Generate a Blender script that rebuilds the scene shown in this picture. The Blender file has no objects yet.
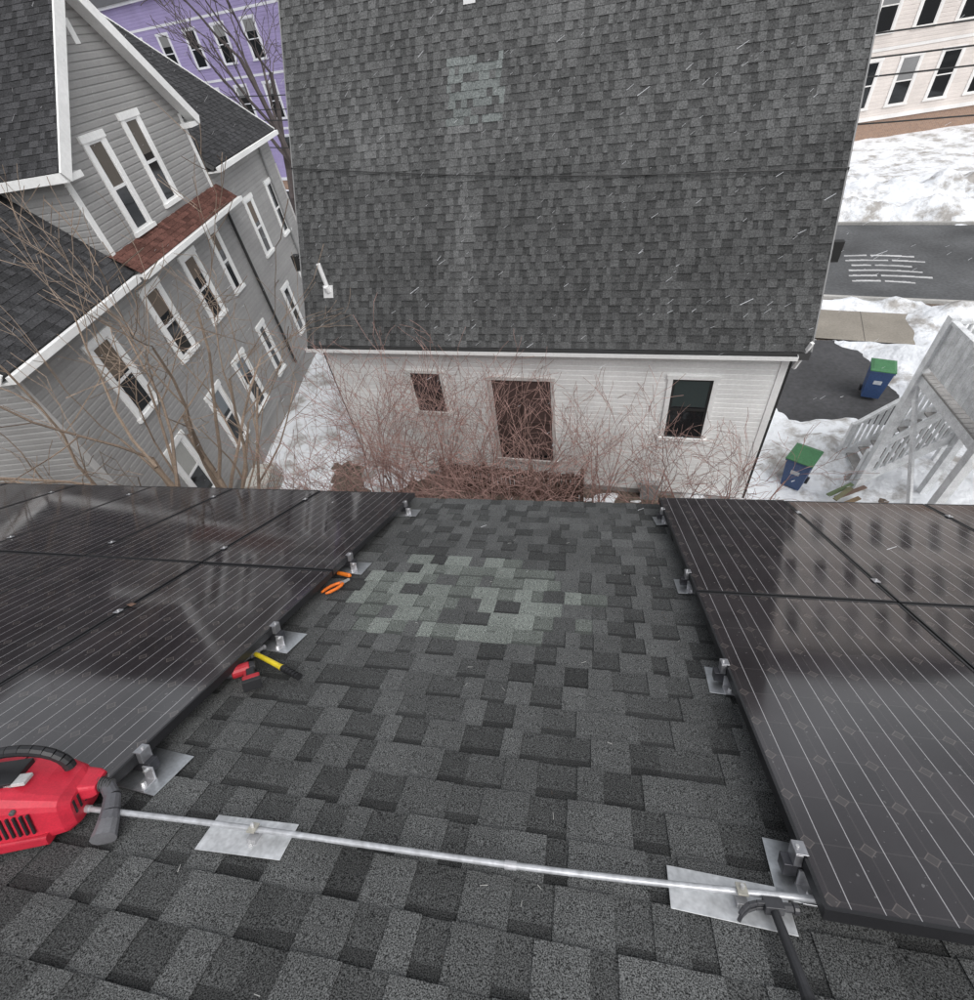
import bpy, math, random
from mathutils import Vector, Matrix, noise
R=math.radians
scene=bpy.context.scene
scene.view_settings.view_transform='Standard'; scene.view_settings.look='None'; scene.view_settings.exposure=0
CAMZ=9.9
# ---------------------------------------------------------------- helpers
class MB:
    def __init__(s): s.v=[];s.f=[];s.c=[];s.m=[]
    def face(s,pts,col=(1,1,1),mi=0):
        b=len(s.v); s.v+= [tuple(p) for p in pts]; s.f.append(tuple(range(b,b+len(pts)))); s.c.append(col); s.m.append(mi)
    def box(s,c,size,col=(1,1,1),mi=0,rot=None):
        c=Vector(c); hx,hy,hz=[a/2 for a in size]; b=len(s.v)
        for x,y,z in ((-1,-1,-1),(1,-1,-1),(1,1,-1),(-1,1,-1),(-1,-1,1),(1,-1,1),(1,1,1),(-1,1,1)):
            p=Vector((x*hx,y*hy,z*hz))
            if rot is not None: p=rot@p
            s.v.append(tuple(c+p))
        for q in ((0,3,2,1),(4,5,6,7),(0,1,5,4),(1,2,6,5),(2,3,7,6),(3,0,4,7)):
            s.f.append(tuple(b+i for i in q)); s.c.append(col); s.m.append(mi)
    def box2(s,a,b_,col=(1,1,1),mi=0):
        s.box([(a[i]+b_[i])/2 for i in range(3)],[abs(a[i]-b_[i]) for i in range(3)],col,mi)
    def beam(s,p,q,w,h,col=(1,1,1),mi=0):
        p=Vector(p);q=Vector(q);d=q-p
        s.box((p+q)/2,(w,h,d.length),col,mi,d.to_track_quat('Z','Y').to_matrix())
    def tube(s,p,q,r0,r1,n=8,col=(1,1,1),mi=0,caps=True):
        p=Vector(p);q=Vector(q);d=(q-p)
        if d.length<1e-6: return
        d.normalize()
        a=d.orthogonal().normalized(); e=d.cross(a); b=len(s.v)
        for k in range(n):
            t=2*math.pi*k/n; w=a*math.cos(t)+e*math.sin(t)
            s.v.append(tuple(p+w*r0))
        for k in range(n):
            t=2*math.pi*k/n; w=a*math.cos(t)+e*math.sin(t)
            s.v.append(tuple(q+w*r1))
        for k in range(n):
            j=(k+1)%n
            s.f.append((b+k,b+j,b+n+j,b+n+k)); s.c.append(col); s.m.append(mi)
        if caps:
            s.f.append(tuple(b+k for k in reversed(range(n)))); s.c.append(col); s.m.append(mi)
            s.f.append(tuple(b+n+k for k in range(n))); s.c.append(col); s.m.append(mi)
    def path(s,pts,r,n=8,col=(1,1,1),mi=0):
        for a,b in zip(pts[:-1],pts[1:]): s.tube(a,b,r,r,n,col,mi)
    def build(s,name,mats,parent=None,mat=None,bevel=0,smooth=False):
        me=bpy.data.meshes.new(name); me.from_pydata(s.v,[],s.f)
        for m in mats: me.materials.append(m)
        me.polygons.foreach_set('material_index',s.m)
        at=me.color_attributes.new('Col','FLOAT_COLOR','CORNER')
        buf=[]
        for fc,c in zip(s.f,s.c):
            buf+= [c[0],c[1],c[2],1.0]*len(fc)
        at.data.foreach_set('color',buf)
        if smooth: me.polygons.foreach_set('use_smooth',[True]*len(s.f))
        me.update()
        o=bpy.data.objects.new(name,me); bpy.context.collection.objects.link(o)
        if parent is not None: o.parent=parent
        if mat is not None: o.matrix_world=mat
        if bevel:
            bm=o.modifiers.new('b','BEVEL'); bm.width=bevel; bm.segments=3; bm.limit_method='ANGLE'
        return o
def empty(name,mat=None):
    o=bpy.data.objects.new(name,None); bpy.context.collection.objects.link(o); o.empty_display_size=.3
    if mat is not None: o.matrix_world=mat
    return o
def newmat(name):
    m=bpy.data.materials.new(name); m.use_nodes=True
    nt=m.node_tree; return m,nt,nt.nodes['Principled BSDF']
def N_(nt,t,**k):
    n=nt.nodes.new(t)
    for a,b in k.items(): setattr(n,a,b)
    return n
def mathn(nt,op,a,b=None,c=None):
    n=nt.nodes.new('ShaderNodeMath'); n.operation=op
    for i,x in enumerate((a,b,c)):
        if x is None: continue
        if isinstance(x,(int,float)): n.inputs[i].default_value=x
        else: nt.links.new(x,n.inputs[i])
    return n.outputs[0]
def cmat(name,color=(1,1,1),rough=.6,n1=8,a1=.15,n2=120,a2=.15,bump=.0,bscale=150,metal=0,spec=.5):
    """colour attribute x base colour x two noises"""
    m,nt,p=newmat(name); L=nt.links.new
    at=N_(nt,'ShaderNodeAttribute',attribute_name='Col')
    tc=N_(nt,'ShaderNodeTexCoord')
    def ns(sc,det):
        n=N_(nt,'ShaderNodeTexNoise'); n.inputs['Scale'].default_value=sc; n.inputs['Detail'].default_value=det
        L(tc.outputs['Object'],n.inputs['Vector']); return n.outputs['Fac']
    f1=mathn(nt,'MULTIPLY_ADD',ns(n1,3),4*a1,1-2*a1)
    f2=mathn(nt,'MULTIPLY_ADD',ns(n2,1),4*a2,1-2*a2)
    ff=mathn(nt,'MAXIMUM',mathn(nt,'MULTIPLY',f1,f2),0.10)
    v=N_(nt,'ShaderNodeVectorMath',operation='MULTIPLY'); L(at.outputs['Color'],v.inputs[0]); v.inputs[1].default_value=color[:3]
    v2=N_(nt,'ShaderNodeVectorMath',operation='SCALE'); L(v.outputs[0],v2.inputs[0]); L(ff,v2.inputs['Scale'])
    L(v2.outputs[0],p.inputs['Base Color'])
    p.inputs['Roughness'].default_value=rough; p.inputs['Metallic'].default_value=metal
    p.inputs['Specular IOR Level'].default_value=spec
    if bump:
        b=N_(nt,'ShaderNodeBump'); b.inputs['Strength'].default_value=bump; b.inputs['Distance'].default_value=.01
        L(ns(bscale,1),b.inputs['Height']); L(b.outputs[0],p.inputs['Normal'])
    return m
M_near=cmat('shingle_near',rough=.95,n1=1.6,a1=.16,n2=300,a2=1.35,spec=.2)
M_far=cmat('shingle_far',rough=.95,n1=.8,a1=.16,n2=40,a2=.45,spec=.2)
M_paint=cmat('paint',rough=.55,n1=1.5,a1=.05,n2=30,a2=.04)
M_side=cmat('siding',rough=.6,n1=.9,a1=.11,n2=18,a2=.05)
M_glass,nt,p=newmat('window_glass'); p.inputs['Base Color'].default_value=(.012,.014,.016,1); p.inputs['Roughness'].default_value=.05
M_alu=cmat('aluminium',rough=.38,n1=14,a1=.12,n2=90,a2=.1,metal=.85)
M_galv=cmat('galvanised',rough=.5,n1=18,a1=.22,n2=60,a2=.14,metal=.5)
M_plastic=cmat('plastic',rough=.48,n1=20,a1=.16,n2=200,a2=.10)
M_bark=cmat('bark',rough=.9,n1=6,a1=.2,n2=40,a2=.2)
M_wood=cmat('wood',rough=.8,n1=5,a1=.2,n2=50,a2=.15)
M_conc=cmat('concrete',rough=.9,n1=.8,a1=.22,n2=14,a2=.12)
M_black=cmat('black_metal',rough=.35,n1=30,a1=.1,n2=80,a2=.1,spec=.5)
M_asph=cmat('asphalt',rough=.8,n1=.45,a1=.42,n2=9,a2=.22)
M_ground=cmat('ground_soil',rough=.95,n1=.9,a1=.3,n2=11,a2=.6,bump=.4,bscale=12)
M_snow,nt,p=newmat('snow_mat'); L=nt.links.new
tc=N_(nt,'ShaderNodeTexCoord')
n1=N_(nt,'ShaderNodeTexNoise'); n1.inputs['Scale'].default_value=.8; n1.inputs['Detail'].default_value=7; n1.inputs['Roughness'].default_value=.70; L(tc.outputs['Object'],n1.inputs['Vector'])
cr=N_(nt,'ShaderNodeValToRGB'); L(n1.outputs['Fac'],cr.inputs[0])
cr.color_ramp.elements[0].position=.38; cr.color_ramp.elements[0].color=(.36,.34,.32,1)
cr.color_ramp.elements[1].position=.51; cr.color_ramp.elements[1].color=(.80,.82,.85,1)
L(cr.outputs[0],p.inputs['Base Color']); p.inputs['Roughness'].default_value=.7
n2=N_(nt,'ShaderNodeTexNoise'); n2.inputs['Scale'].default_value=3; n2.inputs['Detail'].default_value=4; L(tc.outputs['Object'],n2.inputs['Vector'])
b=N_(nt,'ShaderNodeBump'); b.inputs['Strength'].default_value=.8; b.inputs['Distance'].default_value=.16; L(n2.outputs['Fac'],b.inputs['Height']); L(b.outputs[0],p.inputs['Normal'])
M_brick,nt,p=newmat('brick'); L=nt.links.new
tc=N_(nt,'ShaderNodeTexCoord'); mp=N_(nt,'ShaderNodeMapping'); mp.inputs['Rotation'].default_value=(R(90),0,0)
bk=N_(nt,'ShaderNodeTexBrick'); bk.inputs['Scale'].default_value=4; bk.inputs['Color1'].default_value=(.33,.20,.13,1); bk.inputs['Color2'].default_value=(.25,.15,.10,1); bk.inputs['Mortar'].default_value=(.35,.32,.3,1)
L(tc.outputs['Object'],mp.inputs[0]); L(mp.outputs[0],bk.inputs['Vector']); L(bk.outputs['Color'],p.inputs['Base Color']); p.inputs['Roughness'].default_value=.9

# ---------------------------------------------------------------- camera
def cc(u,v): return Vector(((u-487)/487,(500-v)/487,-1.0))
Zc=-cc(574,970).normalized(); d1=cc(590,328).normalized(); sv=d1.dot(Zc)
Yc=(d1-Zc*sv).normalized(); Xc=Yc.cross(Zc); TH=math.asin(-sv)
rot=Matrix((Xc,Yc,Zc))
cam=bpy.data.cameras.new('camera'); cam.sensor_fit='HORIZONTAL'; cam.sensor_width=36; cam.lens=18; cam.clip_end=1000; cam.clip_start=.05
co=bpy.data.objects.new('camera',cam); bpy.context.collection.objects.link(co)
co.matrix_world=Matrix.Translation((0,0,CAMZ))@rot.to_4x4(); scene.camera=co
# ---------------------------------------------------------------- light
w=bpy.data.worlds.new("World"); scene.world=w; w.use_nodes=True; nt=w.node_tree; L=nt.links.new
sky=N_(nt,'ShaderNodeTexSky'); sky.sky_type='NISHITA'; sky.sun_disc=False
SUN_EL=R(55); SUN_AZ=R(138)
sky.sun_elevation=SUN_EL; sky.sun_rotation=SUN_AZ; sky.dust_density=3; sky.ozone_density=1.5; sky.air_density=1.2
hs=N_(nt,'ShaderNodeHueSaturation'); hs.inputs['Saturation'].default_value=.18; L(sky.outputs[0],hs.inputs['Color'])
# soft cloud banks of the overcast sky
tcw=N_(nt,'ShaderNodeTexCoord'); nw=N_(nt,'ShaderNodeTexNoise'); nw.inputs['Scale'].default_value=3.2; nw.inputs['Detail'].default_value=3; L(tcw.outputs['Generated'],nw.inputs['Vector'])
cl_=mathn(nt,'MULTIPLY_ADD',nw.outputs['Fac'],2.6,-.06)
vs=N_(nt,'ShaderNodeVectorMath',operation='SCALE'); L(hs.outputs[0],vs.inputs[0]); L(cl_,vs.inputs['Scale'])
L(vs.outputs[0],nt.nodes['Background'].inputs['Color']); nt.nodes['Background'].inputs['Strength'].default_value=.15
sl=bpy.data.lights.new('sun','SUN'); sl.energy=1.2; sl.angle=R(50); sl.color=(1,.99,.975)
so=bpy.data.objects.new('sun',sl); bpy.context.collection.objects.link(so)
sd=Vector((math.sin(SUN_AZ)*math.cos(SUN_EL),math.cos(SUN_AZ)*math.cos(SUN_EL),math.sin(SUN_EL)))
so.rotation_euler=(-sd).to_track_quat('-Z','Y').to_euler()

# ---------------------------------------------------------------- shingles / siding / windows
def shingle(mb,O,U,V,ul,ur,vlen,exp,colf,seed,wr=(.09,.25),mi=0,band=0):
    rng=random.Random(seed); O=Vector(O);U=Vector(U).normalized();V=Vector(V).normalized();N=U.cross(V).normalized()
    n=int(math.ceil(vlen/exp))
    for i in range(n):
        va=i*exp; vb=min(vlen,va+exp); vm=(va+vb)/2
        l=ul(vm); r=ur(vm); x=l-rng.random()*.2; hi=rng.random()<.5
        while x<r:
            wd=rng.uniform(*wr)
            if not hi: wd*=.9
            a=max(x,l); b=min(x+wd,r)
            if b>a+.002:
                ha=.011 if hi else .006; hb=.003 if hi else -.001
                def P(u,v,h): return O+U*u+V*v+N*h
                col=colf((a+b)/2,vm,hi,rng)
                ja=va+rng.uniform(-.002,.002)
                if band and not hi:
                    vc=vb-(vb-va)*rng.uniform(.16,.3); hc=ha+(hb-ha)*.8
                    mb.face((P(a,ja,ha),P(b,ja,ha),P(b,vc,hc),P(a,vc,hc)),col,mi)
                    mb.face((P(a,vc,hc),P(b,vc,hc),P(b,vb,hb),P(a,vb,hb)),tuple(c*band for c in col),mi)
                else:
                    mb.face((P(a,ja,ha),P(b,ja,ha),P(b,vb,hb),P(a,vb,hb)),col,mi)
                dk=tuple(c*.55 for c in col)
                mb.face((P(a,ja,-.002),P(b,ja,-.002),P(b,ja,ha),P(a,ja,ha)),dk,mi)
                if hi:
                    mb.face((P(a,vb,-.002),P(a,ja,-.002),P(a,ja,ha),P(a,vb,hb)),dk,mi)
                    mb.face((P(b,ja,-.002),P(b,vb,-.002),P(b,vb,hb),P(b,ja,ha)),dk,mi)
            x+=wd; hi=not hi if rng.random()<.8 else hi
def siding(mb,p0,p1,z0,z1,col,exp=.115,clip=None,mi=0,seed=0,lap=.66,out=.022):
    rng=random.Random(seed)
    p0=Vector((p0[0],p0[1],0));p1=Vector((p1[0],p1[1],0)); d=p1-p0; Ln=d.length; d.normalize(); o=Vector((d.y,-d.x,0))
    z=z0; h=Vector((0,0,1))
    P=lambda u,zz,off: p0+d*u+o*off+h*zz
    def ends(zz): return (0,Ln) if clip is None else clip(zz)
    while z<z1-1e-4:
        zb=min(z1,z+exp); zm=z+(zb-z)*lap
        la,ra=ends(z); lm,rm_=ends(zm); lb,rb=ends(zb-.001)
        if ra>la:
            if rm_<lm: lm=rm_=(la+ra)/2
            if rb<lb: lb=rb=(lm+rm_)/2
            k=rng.uniform(.95,1.05); c=tuple(a*k for a in col)
            mb.face((P(la,z,out),P(ra,z,out),P(rm_,zm,out),P(lm,zm,out)),c,mi)
            mb.face((P(lm,zm,out),P(rm_,zm,out),P(rb,zb,.002),P(lb,zb,.002)),c,mi)
            mb.face((P(la,z,.0),P(ra,z,.0),P(ra,z,out),P(la,z,out)),c,mi)
        z=zb
def window(mb,p0,d,u,z,wd,ht,trim=(.75,.75,.74),sash=(.7,.7,.7),tw=.1,blind=.0,bcol=(.35,.3,.25),rail=True,mi=0,gi=1):
    p0=Vector((p0[0],p0[1],0)); d=Vector((d[0],d[1],0)).normalized(); o=Vector((d.y,-d.x,0)); Z=Vector((0,0,1))
    rm=Matrix((d,-o,Z)).transposed()
    def bx(u0,u1,z0,z1,a,b,col,m):
        c=p0+d*((u0+u1)/2)+Z*((z0+z1)/2)+o*((a+b)/2)
        mb.box(c,(u1-u0,b-a,z1-z0),col,m,rm)
    l=u-wd/2;r=u+wd/2;b_=z-ht/2;t=z+ht/2
    bx(l,l+tw,b_,t,0,.055,trim,mi); bx(r-tw,r,b_,t,0,.055,trim,mi)
    bx(l-.03,r+.03,t,t+tw*.9,0,.07,trim,mi); bx(l-.04,r+.04,b_-.09,b_,0,.09,trim,mi)
    il=l+tw;ir=r-tw
    bx(il,ir,b_,t,0,.025,(1,1,1),gi)
    s=.05
    bx(il,il+s,b_,t,.0,.040,sash,mi); bx(ir-s,ir,b_,t,0,.040,sash,mi)
    bx(il+s,ir-s,t-s,t,0,.040,sash,mi); bx(il+s,ir-s,b_,b_+s,0,.040,sash,mi)
    if rail: bx(il+s,ir-s,z-.03,z+.03,0,.043,sash,mi)
    if blind>0: bx(il+s+.004,ir-s-.004,t-s-(ht-2*s)*blind,t-s-.003,.0,.0275,bcol,mi)
def frame(org,e):
    e=Vector((e[0],e[1],0)).normalized(); y=Vector((-e.y,e.x,0))
    m=Matrix((e,y,Vector((0,0,1)))).transposed().to_4x4(); m.translation=Vector(org); return m

# ---------------------------------------------------------------- own roof frame
sT,cT=math.sin(TH),math.cos(TH)
Nn=Vector((0,sT,cT)); Sn=Vector((0,cT,-sT))
MR=Matrix((Vector((1,0,0)),Sn,Nn)).transposed().to_4x4(); MR.translation=Vector((0,0,CAMZ))-Nn*1.56
own=empty('shingled_house')
XL,XR,SE,SR=-9.5,7.5,4.43,-1.5
mb=MB()
def colnear(u,v,hi,rng):
    x=-u; s=SE-v
    k=rng.uniform(.082,.106) if hi else rng.uniform(.053,.076)
    if rng.random()<.08: k*=.78
    k*=1+.16*noise.noise(Vector((x*1.5,s*1.5,0)))
    c=(k*.98,k*1.0,k*.99)
    cx,cy=x+.76,(s-2.58)
    e=(cx/.78)**2+(cy/.56)**2+.30*math.sin(s*23+x*3)
    if e<.98 and rng.random()<.80:
        k=rng.uniform(.175,.225) if hi else rng.uniform(.12,.15)
        c=(k*.95,k*1.03,k*.95)
    return c
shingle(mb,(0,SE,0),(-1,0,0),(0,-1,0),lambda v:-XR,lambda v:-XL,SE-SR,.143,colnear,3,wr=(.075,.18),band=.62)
mb.build('roof_shingles',[M_near],own,MR)
mb=MB()
mb.box2((XL,SR,-.16),(XR,SE-.02,-.012),(.12,.1,.08),0)
mb.box2((XL,SE-.015,-.2),(XR,SE+.012,-.004),(.05,.05,.05),0)
mb.build('roof_deck',[M_wood],own,MR)
mb=MB(); ze=CAMZ-SE*sT-1.56*cT; ye=SE*cT-1.56*sT; yr=SR*cT-1.56*sT; zr=CAMZ-SR*sT-1.56*cT
shingle(mb,(XR,2*yr-ye,ze),(-1,0,0),(0,ye-yr,zr-ze),lambda v:0,lambda v:XR-XL,(Vector((0,ye-yr,zr-ze))).length,.143,lambda u,v,hi,r:colnear(-99,v,hi,r),5)
mb.build('roof_back_shingles',[M_near],own)
mb=MB(); y0,y1=2*yr-ye+.4,ye-.35; x0,x1=XL+.3,XR-.3
for a,b_ in (((x1,y1),(x0,y1)),((x0,y1),(x0,y0)),((x0,y0),(x1,y0)),((x1,y0),(x1,y1))):
    siding(mb,a,b_,.3,ze-.05,(.45,.45,.42),.12)
hw=(y1-y0)/2
for a,b_ in (((x0,y1),(x0,y0)),((x1,y0),(x1,y1))):
    siding(mb,a,b_,ze-.05,zr-.25,(.45,.45,.42),.12,clip=lambda z:((z-ze+.05)/(zr-ze-.2)*hw,2*hw-(z-ze+.05)/(zr-ze-.2)*hw))
for ux in (2,5,9,12,15):
    window(mb,(x1,y1),(-1,0),ux,4.6,1,1.6); window(mb,(x1,y1),(-1,0),ux,1.9,1,1.6)
mb.box2((x0+.02,y0+.02,0),(x1-.02,y1-.02,.3),(.4,.4,.38),0)
mb.build('walls',[M_side,M_glass],own)

# ---------------------------------------------------------------- solar panels
PW,PL=1.0,1.635
M_pv,nt,p=newmat('solar_cells'); L=nt.links.new
tc=N_(nt,'ShaderNodeTexCoord'); sp=N_(nt,'ShaderNodeSeparateXYZ'); L(tc.outputs['Object'],sp.inputs[0])
a=mathn(nt,'DIVIDE',mathn(nt,'SUBTRACT',sp.outputs[0],.026),.158); b_=mathn(nt,'DIVIDE',mathn(nt,'SUBTRACT',sp.outputs[1],.027),.158)
fa=mathn(nt,'FRACT',a); fb=mathn(nt,'FRACT',b_)
da=mathn(nt,'ABSOLUTE',mathn(nt,'SUBTRACT',fa,.5)); db=mathn(nt,'ABSOLUTE',mathn(nt,'SUBTRACT',fb,.5))
sm=mathn(nt,'ADD',da,db)
dia=mathn(nt,'GREATER_THAN',sm,.875)
edge=mathn(nt,'LESS_THAN',mathn(nt,'ABSOLUTE',mathn(nt,'SUBTRACT',sm,.875)),.012)
gap=mathn(nt,'GREATER_THAN',mathn(nt,'MAXIMUM',da,db),.488)
bus=mathn(nt,'LESS_THAN',mathn(nt,'ABSOLUTE',mathn(nt,'SUBTRACT',da,.25)),.0072)
cx=N_(nt,'ShaderNodeCombineXYZ'); L(mathn(nt,'FLOOR',a),cx.inputs[0]); L(mathn(nt,'FLOOR',b_),cx.inputs[1])
oi=N_(nt,'ShaderNodeObjectInfo'); L(oi.outputs['Random'],cx.inputs[2])
wn=N_(nt,'ShaderNodeTexWhiteNoise'); L(cx.outputs[0],wn.inputs['Vector'])
def mixc(fac,c1,c2):
    m=N_(nt,'ShaderNodeMix',data_type='RGBA')
    if isinstance(fac,(int,float)): m.inputs[0].default_value=fac
    else: L(fac,m.inputs[0])
    for i,c in ((6,c1),(7,c2)):
        if isinstance(c,tuple): m.inputs[i].default_value=(*c,1)
        else: L(c,m.inputs[i])
    return m.outputs[2]
cell=mixc(wn.outputs[0],(.011,.008,.010),(.024,.018,.021))
c1=mixc(gap,cell,(.038,.032,.033)); c1=mixc(dia,c1,(.040,.033,.033)); c1=mixc(edge,c1,(.105,.088,.082)); c1=mixc(bus,c1,(.44,.43,.44))
nz=N_(nt,'ShaderNodeTexNoise'); nz.inputs['Scale'].default_value=2.2; nz.inputs['Detail'].default_value=6; nz.inputs['Roughness'].default_value=.6; L(tc.outputs['Object'],nz.inputs['Vector'])
nz2=N_(nt,'ShaderNodeTexNoise'); nz2.inputs['Scale'].default_value=60; nz2.inputs['Detail'].default_value=2; L(tc.outputs['Object'],nz2.inputs['Vector'])
spk=mathn(nt,'MULTIPLY',mathn(nt,'GREATER_THAN',nz2.outputs['Fac'],.72),.22)
dust=mathn(nt,'ADD',mathn(nt,'MULTIPLY',mathn(nt,'POWER',nz.outputs['Fac'],2.0),.13),spk)
c1=mixc(dust,c1,(.42,.41,.41))
L(c1,p.inputs['Base Color'])
rr=mathn(nt,'MULTIPLY_ADD',nz.outputs['Fac'],.20,-.02); L(rr,p.inputs['Roughness'])
p.inputs['Specular IOR Level'].default_value=.9
M_frame=cmat('panel_frame',(.018,.018,.02),rough=.4,spec=.5)
mb=MB()
mb.box2((0,0,-.040),(.010,PL,0),mi=0); mb.box2((PW-.010,0,-.040),(PW,PL,0),mi=0)
mb.box2((.010,0,-.040),(PW-.010,.010,0),mi=0); mb.box2((.010,PL-.010,-.040),(PW-.010,PL,0),mi=0)
mb.box2((.010,.010,-.008),(PW-.010,PL-.010,-.0025),mi=1)
mb.box2((.010,.010,-.014),(PW-.010,PL-.010,-.0085),mi=0)
pm=mb.build('solar_panel',[M_frame,M_pv]); me=pm.data
GPX=.012
cols=[(-1.63-(i+1)*PW-i*GPX) for i in range(7)]+[.63+i*(PW+GPX) for i in range(6)]
first=True; rng=random.Random(4)
for x in cols:
    for s in (.985,2.636):
        o=pm if first else bpy.data.objects.new('solar_panel',me)
        if not first: bpy.context.collection.objects.link(o)
        first=False
        o.matrix_world=MR@Matrix.Translation((x,s,.12+rng.uniform(-.001,.001)))@Matrix.Rotation(rng.uniform(-.003,.003),4,'X')@Matrix.Rotation(rng.uniform(-.003,.003),4,'Y')
RS=(1.14,1.98,2.86,3.98)
def rack(name,xa,xb,edge,sg,prot,xs):
    g=empty(name,MR); mb=MB()
    for s in RS:
        mb.box2((xa,s-.02,.036),(xb,s+.02,.079),(.10,.10,.11),0)
        mb.box2((edge+sg*.001,s-.022,.079),(edge+sg*.022,s+.022,.124),(.45,.45,.47),0)
        mb.box2((edge-sg*.012,s-.022,.1245),(edge+sg*.022,s+.022,.129),(.45,.45,.47),0)
        mb.tube((edge+sg*.012,s,.12),(edge+sg*.012,s,.136),.006,.006,8,(.7,.7,.7),0)
        for x in xs:
            mb.box((x,s,.1265),(.034,.042,.004),(.5,.5,.52)); mb.tube((x,s,.12),(x,s,.136),.006,.006,8,(.7,.7,.7),0)
    mb.build('rails',[M_alu],g,MR,bevel=.0015)
    mb=MB()
    for s in RS:
        k=0; xx=edge+sg*prot
        while k<6:
            rr=random.Random(int(s*100)+k)
            rz=Matrix.Rotation(rr.uniform(-.08,.08),3,'Z')
            mb.box((xx-sg*.03,s+.01,.0135),(.20,.18,.0025),(.62,.64,.66),0,rz)
            mb.box((xx-sg*.01,s-.052,.018),(.05,.06,.006),(.7,.7,.72),0)
            mb.box((xx-sg*.01,s-.025,.044),(.045,.007,.056),(.7,.7,.72),0)
            mb.tube((xx-sg*.01,s-.058,.021),(xx-sg*.01,s-.058,.034),.010,.009,6,(.75,.75,.75),0)
            mb.tube((xx-sg*.01,s-.042,.062),(xx-sg*.01,s-.02,.062),.007,.007,6,(.75,.75,.75),0)
            xx-=sg*1.22; k+=1
    mb.build('feet',[M_alu],g,MR,bevel=.0012)
rack('mounting_rack',-9.0,-1.585,-1.63,1,.050,[-1.63-i*(PW+GPX)+GPX/2 for i in range(1,7)])
rack('mounting_rack',.585,6.6,.63,-1,-.005,[.63+i*(PW+GPX)-GPX/2 for i in range(1,6)])
mb=MB()
for x in (-1.68,.70):
    pts=[]
    for i in range(40):
        s=1.05+i*.08; pts.append(Vector((x+.012*math.sin(i*1.3),s,.055+.016*math.sin(i*.9+x))))
    mb.path(pts,.0035,6,(.02,.02,.02))
mb.build('solar_cable',[M_plastic],None,MR)
g=empty('metal_conduit',MR); mb=MB()
a=Vector((-1.70,.945,.050)); b2=Vector((.70,1.055,.050))
n=16
def cp(t): return a.lerp(b2,t)+Vector((0,.006*math.sin(t*7),-.006*math.sin(math.pi*t)))
for i in range(n): mb.tube(cp(i/n),cp((i+1)/n),.0092,.0092,14,(.56,.57,.59),caps=(i in (0,n-1)))
for t in (.0,.62,.985):
    q=cp(t); mb.tube(q,q+(b2-a).normalized()*.035,.0122,.0122,14,(.58,.58,.60))
mb.build('pipe',[M_galv],g,MR,smooth=False)
mb=MB()
for t,ww,an in ((.262,.30,.05),(.885,.32,-.04)):
    q=a.lerp(b2,t)
    mb.box((q.x,q.y+.0,.0135),(ww,.120,.0025),(.66,.67,.68),0,Matrix.Rotation(an,3,'Z'))
    mb.box((q.x+.03,q.y,.024),(.03,.045,.02),(.45,.45,.46))
    mb.box((q.x+.03,q.y,.060),(.028,.034,.006),(.5,.48,.42))
    for k in (-1,1): mb.tube((q.x+.03,q.y+k*.026,.015),(q.x+.03,q.y+k*.026,.028),.008,.008,6,(.6,.6,.6))
    mb.tube((q.x+.03,q.y,.063),(q.x+.03,q.y,.078),.006,.006,6,(.6,.6,.6))
mb.build('support_plates',[M_galv],g,MR,bevel=.001)
mb=MB(); lc=MR@Vector((-2.62,2.05,.126))
lf=[(-.035,0,0),(-.012,.018,.006),(.012,.016,.002),(.038,.004,.010),(.014,-.016,.001),(-.012,-.014,.007)]
mb.face([tuple(Matrix.Rotation(-TH,3,'X')@Vector(q)+lc) for q in lf],(.12,.07,.05)); mb.build('fallen_leaf',[M_wood])
mb=MB(); rng=random.Random(12)
for i in range(46):
    x,s=rng.uniform(-1.5,.5),rng.uniform(.5,4.2); an=rng.uniform(0,6.28); l=rng.uniform(.008,.03)
    mb.tube((x,s,.014),(x+l*math.cos(an),s+l*math.sin(an),.0145),.0012,.0008,4,rng.choice(((.09,.06,.04),(.4,.4,.38),(.05,.04,.03),(.45,.44,.42))))
mb.build('roof_debris',[M_wood],None,MR)

# ---------------------------------------------------------------- tools
RED=(.56,.025,.05); BLK=(.02,.02,.022)
T=MR@Matrix.Translation((-1.86,.895,.012))@Matrix.Rotation(R(20),4,'Z')@Matrix.Scale(1.06,4)
g=empty('cordless_vacuum',T)
mb=MB()
def loft(secs,col):
    rings=[]
    for x,hw_,z0,z1,yo in secs:
        r=[];c=min(hw_,(z1-z0)/2)*.45
        for cxs,czs,a0 in ((1,1,0),(-1,1,90),(-1,-1,180),(1,-1,270)):
            for k in range(4):
                t=R(a0+k*30); r.append(Vector((x,yo+cxs*(hw_-c)+c*math.cos(t),(z0+z1)/2+czs*((z1-z0)/2-c)+c*math.sin(t))))
        rings.append(r)
    for r0,r1 in zip(rings[:-1],rings[1:]):
        for i in range(16): mb.face((r0[i],r0[(i+1)%16],r1[(i+1)%16],r1[i]),col)
    mb.face(list(reversed(rings[0])),col); mb.face(rings[-1],col)
loft([(-.20,.07,.03,.12,.02),(-.18,.10,.012,.17,.01),(-.10,.115,.01,.20,0),(.02,.11,.01,.205,0),(.10,.10,.01,.175,0),(.155,.085,.012,.145,0),(.175,.06,.02,.12,0)],RED)
loft([(.155,.05,.07,.13,.03),(.20,.042,.07,.12,.03),(.215,.034,.075,.112,.03)],RED)
loft([(-.10,.125,.015,.06,0),(.12,.112,.015,.05,0)],(.45,.02,.04))
mb.build('body',[M_plastic],g,T)
mb=MB()
for i in range(9): mb.box((-.05+i*.018,-.1165+i*.0012,.105),(.007,.008,.075),BLK)
for i in range(5): mb.box((.1665,-.045+i*.022,.085),(.022,.009,.05),BLK)
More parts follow.
